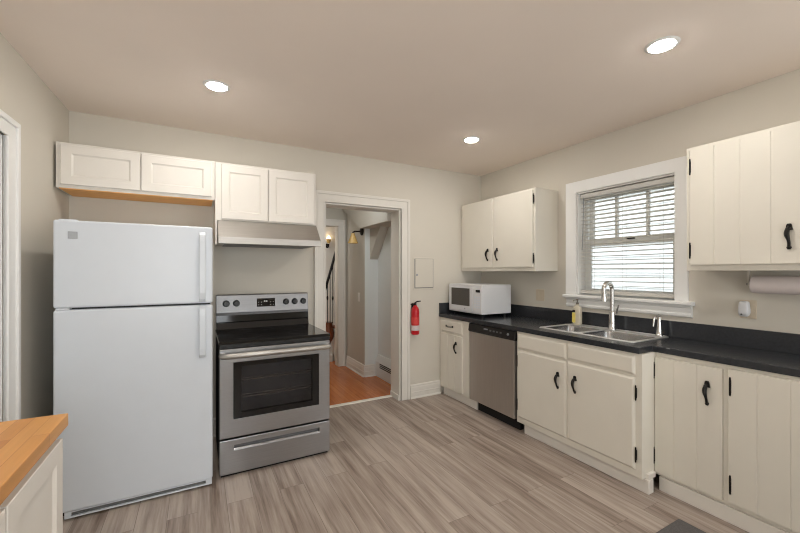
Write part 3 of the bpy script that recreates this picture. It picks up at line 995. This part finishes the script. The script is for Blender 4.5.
# drawer
dw_ = MB(BACK(GF)).plate(rect(GX0, GX1, 0.018, 0.250), [rect(0.216, 0.806, 0.178, 0.210)], -0.035, 0.0).build('storage_drawer', M['steel'], ra, bevel=0.004)
MB(BACK(GF)).box(0.214, 0.808, 0.176, 0.212, -.036, -.030).build('grip_pocket', M['enamel'], dw_)  # darker back puts the pocket's shade into the colour
MB(BACK(GF)).prism([(0.178, -.002), (0.184, -.007), (0.178, -.024)], 0.216, 0.806, 'u').build('grip_lip', M['steel'], dw_)
for x in (GX0 + .05, GX1 - .05):
    for y in (GF + .06, 3.38):
        MB().lathe([(0.018, 0), (0.018, .012), (0.010, .014), (0.010, .034)], (x, y, 0), 'z', 12).build('foot', M['blackmatte'], ra)

# --- dishwasher
dwx = 2.418
di = thing('dishwasher', 'stainless steel dishwasher with black control strip between the cream base cabinets', 'dishwasher', (2.7, 2.66, 0))
MB(RIGHT(dwx)).box(2.350, 2.978, 0.10, 0.870, -0.55, -0.03).build('body', M['blackmatte'], di)
MB(RIGHT(dwx)).box(2.358, 2.962, 0.104, 0.784, -0.03, 0.004).build('door', M['steel_v'], di, bevel=0.004)
dcp = MB(RIGHT(dwx)).prism([(0.786, -.03), (0.786, .006), (0.800, .012), (0.862, .004), (0.868, -.004), (0.868, -.03)], 2.348, 2.972, 'u').build('control_panel', M['black'], di, bevel=0.003)


def dwf(u, v, w_):
    return (dwx - (0.012 - (v - 0.800) * 0.129) - w_, u, v)


MB(dwf).box(2.690, 2.745, 0.833, 0.845, -.001, .0008).build('logo_plate', M['badge'], dcp)
for k in range(4):
    MB(dwf).box(2.640 - k * .045, 2.664 - k * .045, 0.826, 0.840, -.001, .0015).build('button', M['enamel'], dcp)
MB(dwf).lathe([(0.011, 0), (0.011, .006), (0.008, .008)], (2.425, 0.833, 0), 'z', 14).build('latch_button', M['badge'], dcp)
MB(RIGHT(dwx)).box(2.348, 2.955, 0.0, 0.100, -0.10, -0.058).build('toe_panel', M['blackmatte'], di)

# --- microwave
mx0, mx1, my0, my1, mz0, mz1 = 2.52, 2.915, 2.890, 3.455, 0.950, 1.252
mw = thing('microwave', 'white countertop microwave oven in the corner of the charcoal counter', 'microwave', ((mx0 + mx1) / 2, (my0 + my1) / 2, CZ1))
MB().box(mx0 + .012, mx1, my0, my1, mz0, mz1).build('body', M['mwhite'], mw, bevel=0.005)
MB(RIGHT(mx0 + .012)).prism([(mz0, -.002), (mz0, .010), (mz0 + .006, .012), (mz1 - .004, .012), (mz1, .008), (mz1, -.002)], my0, my1, 'u').build('front_panel', M['mwhite'], mw, bevel=0.002)
mf = RIGHT(mx0)
mdo = MB(mf).box(my0 + .150, my1 - .012, mz0 + .012, mz1 - .030, -.002, .008).build('door', M['mwhite'], mw, bevel=0.003)
MB(mf).box(my0 + .190, my1 - .058, mz0 + .072, mz1 - .042, .005, .0095).build('window', M['mwpane'], mdo, bevel=0.002)
mcp = MB(mf).box(my0 + .010, my0 + .140, mz0 + .012, mz1 - .030, -.002, .005).build('control_panel', M['mwhite'], mw, bevel=0.002)
MB(mf).box(my0 + .030, my0 + .095, mz1 - .078, mz1 - .052, .004, .007).build('display', M['blackglass'], mcp)
for r in range(5):
    for q in range(3):
        MB(mf).box(my0 + .030 + q * .034, my0 + .056 + q * .034, mz0 + .060 + r * .026, mz0 + .078 + r * .026, .004, .0062).build('button', M['fridge'], mcp)
MB(mf).lathe([(0.009, 0), (0.009, .002), (0.007, .003)], (my0 + .27, mz0 + .042, .008), 'z', 16).build('emblem', M['badge'], mdo)
for x in (mx0 + .05, mx1 - .05):
    for y in (my0 + .05, my1 - .05):
        MB().lathe([(0.014, 0), (0.014, .037)], (x, y, CZ1), 'z', 12).build('foot', M['blackmatte'], mw)

# ================================================================ WALL ITEMS AND SMALL THINGS
# --- fire extinguisher on the back wall
EX, EYc = 2.072, YB - 0.052
fe = thing('fire_extinguisher', 'small red fire extinguisher hung on the wall beside the doorway casing', 'fire extinguisher', (EX, EYc, 0.70))
MB().lathe([(0.030, 0), (0.041, .004), (0.044, .014), (0.044, .250), (0.041, .275), (0.030, .298), (0.018, .308), (0.018, .318)], (EX, EYc, 0.705), 'z', 24).build('cylinder', M['red'], fe, smooth=True)
MB().lathe([(0.0446, 0), (0.0446, .075)], (EX, EYc, 0.820), 'z', 24).build('label', M['redlabel'], fe, smooth=True, label='pale red instruction label')
MB().lathe([(0.0447, 0), (0.0447, .055)], (EX, EYc, 0.752), 'z', 24).build('label', M['whitelabel'], fe, smooth=True, label='whitish instruction label')
vv = MB().lathe([(0.014, 0), (0.014, .026), (0.010, .030)], (EX, EYc, 1.020), 'z', 14)
vv.build('valve', M['iron'], fe, smooth=True)
hh = MB()
hh.tube([(EX - .005, EYc, 1.046), (EX + .02, EYc - .004, 1.062), (EX + .062, EYc - .010, 1.066)], [0.008, 0.007, 0.006], 8)
hh.tube([(EX - .005, EYc, 1.036), (EX - .04, EYc - .004, 1.042), (EX - .060, EYc - .006, 1.030)], [0.007, 0.006, 0.005], 8)
hh.build('lever', M['iron'], fe, smooth=True)
MB().box(EX - .02, EX + .02, EYc + .042, YB - .0005, 0.72, 1.03).build('bracket', M['iron'], fe)

# --- breaker panel cover
bp = thing('breaker_panel_cover', 'painted metal panel cover on the wall above the fire extinguisher', 'panel cover', (2.21, YB, 1.36))
MB(BACK(YB)).box(2.072, 2.345, 1.185, 1.545, 0.0005, 0.006).build('frame', M['wall'], bp, bevel=0.002)
pd = MB(BACK(YB)).box(2.098, 2.330, 1.212, 1.525, 0.006, 0.012).build('door', M['wall'], bp, bevel=0.002)
MB(BACK(YB)).plate(rect(2.090, 2.336, 1.204, 1.530), [rect(2.099, 2.333, 1.211, 1.528)], 0.005, 0.0075).build('door_gap', M['enamel'], bp)
MB(BACK(YB)).lathe([(0.012, 0), (0.012, .004), (0.008, .006)], (2.118, 1.352, .012), 'z', 14).build('latch', M['badge'], pd)

# --- outlets on the right wall
op = thing('outlet_plate', 'beige double wall plate between the microwave and the window', 'outlet', (XR, 2.615, 1.15))
MB(RIGHT(XR)).box(2.563, 2.667, 1.094, 1.210, 0.0005, 0.006).build('plate', M['beige'], op, bevel=0.003)
for u in (2.590, 2.640):
    MB(RIGHT(XR)).prism([(a, b_) for a, b_ in rrect(u - .013, u + .013, 1.122, 1.184, .004)], .006, .008).build('insert', M['beige'], op)
o2 = thing('outlet_plate', 'beige wall plate above the right counter with a plugged-in air freshener', 'outlet', (XR, 0.995, 1.15))
MB(RIGHT(XR)).box(0.960, 1.042, 1.094, 1.210, 0.0005, 0.006).build('plate', M['beige'], o2, bevel=0.003)
for v in (1.130, 1.172):
    MB(RIGHT(XR)).prism(rrect(0.966, 0.992, v - .014, v + .014, .010), .006, .008).build('socket', M['beige'], o2)
pf = thing('air_freshener', 'white plug-in air freshener in the wall plate under the paper towel roll', 'air freshener', (XR - .04, 1.018, 1.15))
fb = MB(RIGHT(XR))
rg = []
for s_, z in ((0.55, 1.108), (0.8, 1.114), (1.0, 1.130), (1.0, 1.150), (0.88, 1.185), (0.8, 1.198), (0.6, 1.203)):
    rg.append([(1.010 + x * s_, z, .034 + y * s_) for x, y in rrect(-.026, .026, -.025, .025, .012)])
fb.rings(rg)
fb.build('body', M['mwhite'], pf, smooth=True)
MB(RIGHT(XR)).box(1.005, 1.027, 1.140, 1.165, .0065, .012).build('plug', M['mwhite'], pf)
MB(RIGHT(XR)).lathe([(0.005, 0), (0.005, .003)], (1.016, 1.122, .055), 'z', 12).build('vent', M['gasket'], pf)

# --- paper towel roll under the right wall cabinet
PTX, PTZ = 2.945, 1.312
pt = thing('paper_towel_roll', 'white paper towel roll hanging under the right wall cabinet', 'paper towel roll', (PTX, 0.82, PTZ))
MB().lathe([(0.022, 0.0), (0.050, 0.0), (0.053, .003), (0.053, .277), (0.050, .280), (0.022, .280), (0.022, .001)], (PTX, 0.670, PTZ), 'y', 28).build('roll', M['paper'], pt, smooth=True)
MB().lathe([(0.0215, .002), (0.0215, .278), (0.019, .278), (0.019, .002)], (PTX, 0.670, PTZ), 'y', 20).build('core', M['card'], pt, smooth=True)
ph = thing('towel_holder', 'dark metal towel holder fixed under the right wall cabinet', 'towel holder', (PTX, 0.82, 1.39))
for y in (0.655, 0.968):
    MB().box(PTX - .010, PTX + .010, y - .003, y + .003, PTZ - .010, 1.3945).build('bracket', M['cream'], ph)
MB().tube([(PTX, 0.645, PTZ), (PTX, 0.976, PTZ)], 0.008, 10).build('rod', M['iron'], ph, smooth=True)

# --- window blind
bd = thing('window_blind', 'white horizontal-slat blind lowered over the sink window with slats open', 'blind', (XR + .04, 1.80, 2.07))
BU0, BU1 = WY0 + .014, WY1 - .014
MB(RIGHT(XR)).box(BU0, BU1, 2.050, 2.088, -0.070, -0.020).build('headrail', M['blindrail'], bd, bevel=0.002)
sl = MB(RIGHT(XR))
z = 2.035
while z > 1.235:
    prof = []
    for k in range(5):
        x = -0.024 + 0.012 * k
        prof.append((x, 0.0022 * (1 - (x / .024) ** 2)))
    pp = [(z + d + x * 0.085, -0.046 + x) for x, d in prof] + [(z + d + x * 0.07 - .0022, -0.046 + x) for x, d in prof[::-1]]
    sl.prism(pp, BU0 + .004, BU1 - .004, 'u')
    z -= 0.0365
sl.build('slats', M['blind'], bd)
MB(RIGHT(XR)).box(BU0 + .002, BU1 - .002, 1.192, 1.222, -0.068, -0.024).build('bottom_rail', M['blindrail'], bd, bevel=0.003)
ld = MB(RIGHT(XR))
for u in (1.52, 1.80, 2.08):
    ld.box(u - .001, u + .001, 1.215, 2.055, -0.0215, -0.0205).box(u - .001, u + .001, 1.215, 2.055, -0.0715, -0.0705)
ld.build('ladder_cord', M['blindrail'], bd)
MB(RIGHT(XR)).tube([(2.145, 2.055, -.012), (2.150, 1.80, -.012), (2.160, 1.58, -.012)], [0.0025, 0.0025, 0.0035], 8).build('tilt_wand', M['badge'], bd, smooth=True)

# --- neighbouring house outside
nh = thing('neighbour_house', 'white clapboard house wall outside the sink window', 'house', (6.4, 2.5, 0))
nb = MB()
nh0 = nb
prof = []
z = -0.2
while z < 4.2:
    prof += [(z, 0.0), (z, 0.030), (z + .102, 0.003)]
    z += 0.102
prof += [(z, 0.0), (z, -0.1), (-0.2, -0.1)]
MB(RIGHT(6.3)).prism(prof, -1.5, 8.5, 'u').build('wall', M['siding'], nh)
MB(RIGHT(6.3)).prism([(4.1, 0.5), (4.2, 0.5), (6.0, -2.0), (5.9, -2.1), (4.1, -0.2)], -1.7, 8.7, 'u').build('roof', M['roof'], nh)

# --- ceiling lights
RLT = [((0.104, 2.597), 'round recessed ceiling light above the refrigerator and stove'),
       ((2.099, 1.033), 'large-looking round recessed ceiling light nearest the right wall cabinet'),
       ((2.124, 2.578), 'small-looking round recessed ceiling light near the far corner'),
       ((0.12, 1.03), 'round recessed ceiling light over the floor beside the butcher block counter')]
proto = None
for (x, y), lab in RLT:
    if proto is None:
        proto = thing('ceiling_light', lab, 'ceiling light', (x, y, HC), 'recessed ceiling lights')
        n_ = 32
        MB().lathe([(0.050, -.0005), (0.056, -.006), (0.066, -.007), (0.076, -.003), (0.078, -.0005)], (x, y, HC), 'z', n_).build('trim_ring', M['white_trim'], proto, smooth=True)
        MB().lathe([(0.0545, -.0062), (0.0545, -.0075), (0.051, -.010), (0.040, -.012), (0.020, -.013)], (x, y, HC), 'z', n_).build('diffuser', M['lamp'], proto, smooth=True)
        parts = list(proto.children)
    else:
        t = proto.copy()
        COL.objects.link(t)
        t.location = (x, y, HC)
        t['label'] = lab
        for ch in parts:
            d = ch.copy()
            COL.objects.link(d)
            d.parent = t

# --- butcher block counter and cabinet at the left
pc = thing('base_cabinet', 'white shaker base cabinet under the butcher block at the lower left', 'cabinet', (-0.62, 1.1, 0))
MB(FACEX(-0.406)).box(0.35, 1.600, 0.09, 0.875, -0.445, 0.0).build('body', M['shaker'], pc, bevel=0.002)
MB(FACEX(-0.406)).box(0.35, 1.590, 0.0, 0.09, -0.40, -0.06).build('toe_board', M['shaker'], pc)
shaker(FACEX(-0.406), 1.190, 1.590, 0.115, 0.846, 0.019, 0.060).build('door', M['shaker'], pc)
shaker(FACEX(-0.406), 0.780, 1.180, 0.115, 0.846, 0.019, 0.060).build('door', M['shaker'], pc)
shaker(FACEX(-0.406), 0.370, 0.770, 0.115, 0.846, 0.019, 0.060).build('door', M['shaker'], pc)
tag(MB().prism([(-0.380, 0.33), (-0.380, 1.620), (-0.861, 1.640), (-0.888, 0.33)], 0.8755, 0.917).build('butcher_block_top', M['butcher'], bevel=0.003),
    'honey-coloured butcher block countertop at the lower left', 'countertop')

# --- floor mat
tag(MB().prism(rrect(1.80, 2.362, -0.35, 1.076, .012), 0.0005, 0.009).build('floor_mat', M['mat'], bevel=0.002),
    'dark grey floor mat in front of the right base cabinet', 'mat')

# ================================================================ HALL THINGS
# --- unlit sconce on the hall wall
sx0, sy0, sz0 = HX, 4.60, 1.925
sn = thing('wall_sconce', 'dark bronze sconce with amber glass shade on the hall wall', 'sconce', (sx0, sy0, sz0))
MB(RIGHT(sx0)).lathe([(0.055, 0.0005), (0.055, .010), (0.042, .022), (0.02, .030)], (sy0, sz0, 0), 'z', 20).build('backplate', M['bronze'], sn, smooth=True)
MB(RIGHT(sx0)).tube([(sy0, sz0, .02), (sy0, sz0 - .004, .07), (sy0, sz0 - .006, .11), (sy0, sz0 - .022, .130), (sy0, sz0 - .045, .132)], [0.012, 0.010, 0.011, 0.014, 0.016], 10).build('arm', M['bronze'], sn, smooth=True)
MB().lathe([(0.020, 0), (0.024, -.02), (0.030, -.035), (0.070, -.135), (0.067, -.135), (0.028, -.037), (0.018, -.02)], (sx0 - .132, sy0, sz0 - .028), 'z', 20).build('shade', M['shade'], sn, smooth=True)
# --- lit sconce in the stair room
lx, ly, lz = 2.035, 6.48, 1.90
s2 = thing('wall_sconce', 'small lit candle sconce glowing on the far stairway wall', 'sconce', (lx, ly, lz))
MB(BACK(ly)).lathe([(0.040, .0005), (0.040, .010), (0.02, .02)], (lx, lz - .05, 0), 'z', 16).build('backplate', M['bronze'], s2, smooth=True)
MB(BACK(ly)).tube([(lx, lz - .05, .015), (lx, lz - .075, .06), (lx, lz - .06, .10), (lx, lz - .02, .10)], [0.010, 0.009, 0.010, 0.014], 8).build('arm', M['bronze'], s2, smooth=True)
MB().lathe([(0.020, 0), (0.034, .03), (0.042, .075), (0.040, .075), (0.030, .03), (0.016, .004)], (lx, ly - .10, lz - .01), 'z', 18).build('shade', M['shade'], s2, smooth=True)
MB().lathe([(0.008, 0), (0.022, .02), (0.030, .045), (0.028, .07), (0.014, .095), (0.003, .104)], (lx, ly - .10, lz + .015), 'z', 16).build('bulb', M['bulb'], s2, smooth=True)

# --- staircase with iron railing in the next room
sc0 = thing('staircase', 'brown wooden staircase seen through the far inner door', 'staircase', (2.3, 5.9, 0))
stp = MB()
tr_ = MB()
for k in range(3):
    y1 = 6.10 - k * .22
    stp.box(1.86, 2.85, y1 - .22, y1, 0.0, (k + 1) * .18 - .03)
    tr_.box(1.84, 2.85, y1 - .22, y1 + .025, (k + 1) * .18 - .03, (k + 1) * .18)
stp.build('risers', M['trim'], sc0)
tr_.build('treads', M['stairwood'], sc0, bevel=0.008)
vo = MB()
vo.lathe([(0.02, .0), (0.05, .03), (0.085, .10), (0.095, .17), (0.080, .22), (0.065, .26), (0.072, .30), (0.07, .34)], (1.775, 5.60, 0.26), 'z', 20)
vo.build('scrolled_stringer', M['stairwood'], sc0, smooth=True)
MB().lathe([(0.085, 0), (0.085, .10), (0.060, .12), (0.050, .27)], (1.775, 5.60, 0), 'z', 16).build('post', M['trim'], sc0, smooth=True)
rl = thing('stair_railing', 'black iron stair railing with thin balusters beyond the inner door', 'railing', (1.72, 5.62, 0.62))
MB().lathe([(0.030, 0), (0.022, .03), (0.014, .06), (0.014, .42), (0.024, .44), (0.028, .47), (0.018, .50), (0.004, .51)], (1.722, 5.62, 0.602), 'z', 12).build('newel', M['iron'], rl, smooth=True)
MB().tube([(1.722, 5.62, 1.08), (1.735, 5.60, 1.12), (1.755, 5.57, 1.22), (1.865, 5.36, 1.84)], 0.020, 10).build('handrail', M['iron'], rl, smooth=True)
for k in range(4):
    t_ = 0.16 + k * .2
    x, y = 1.735 + .13 * t_, 5.60 - .24 * t_
    bb = MB().tube([(x, y, 0.60), (x, y, 1.12 + .72 * t_)], 0.006, 8)
    if k % 2 == 0:
        bb.lathe([(0.006, -.04), (0.014, -.01), (0.014, .01), (0.006, .04)], (x, y, 0.98), 'z', 8)
    bb.build('baluster', M['iron'], rl, smooth=True)

# --- floor register on the hall wall
rg_ = thing('baseboard_register', 'white metal baseboard register low on the hall wall past the doorway', 'register', (2.12, 4.25, 0.0))
MB(RIGHT(2.125)).prism([(0.004, 0.0005), (0.004, .05), (0.20, .05), (0.285, .018), (0.285, 0.0005)], 3.76, 4.49, 'u').build('housing', M['register'], rg_, bevel=0.002)
sb = MB(RIGHT(2.125))
for k in range(3):
    sb.box(3.82, 4.36, 0.135 + k * .022, 0.147 + k * .022, .046, .053)
sb.build('slot', M['blackmatte'], rg_)
lt = thing('light_switch', 'small white switch plate on the hall wall below the sconce', 'switch', (HX, 4.71, 1.04))
MB(RIGHT(HX)).box(4.675, 4.745, 0.98, 1.10, 0.0005, .006).build('plate', M['trim'], lt, bevel=0.002)
MB(RIGHT(HX)).box(4.703, 4.717, 1.025, 1.055, .006, .013).build('toggle', M['trim'], lt)
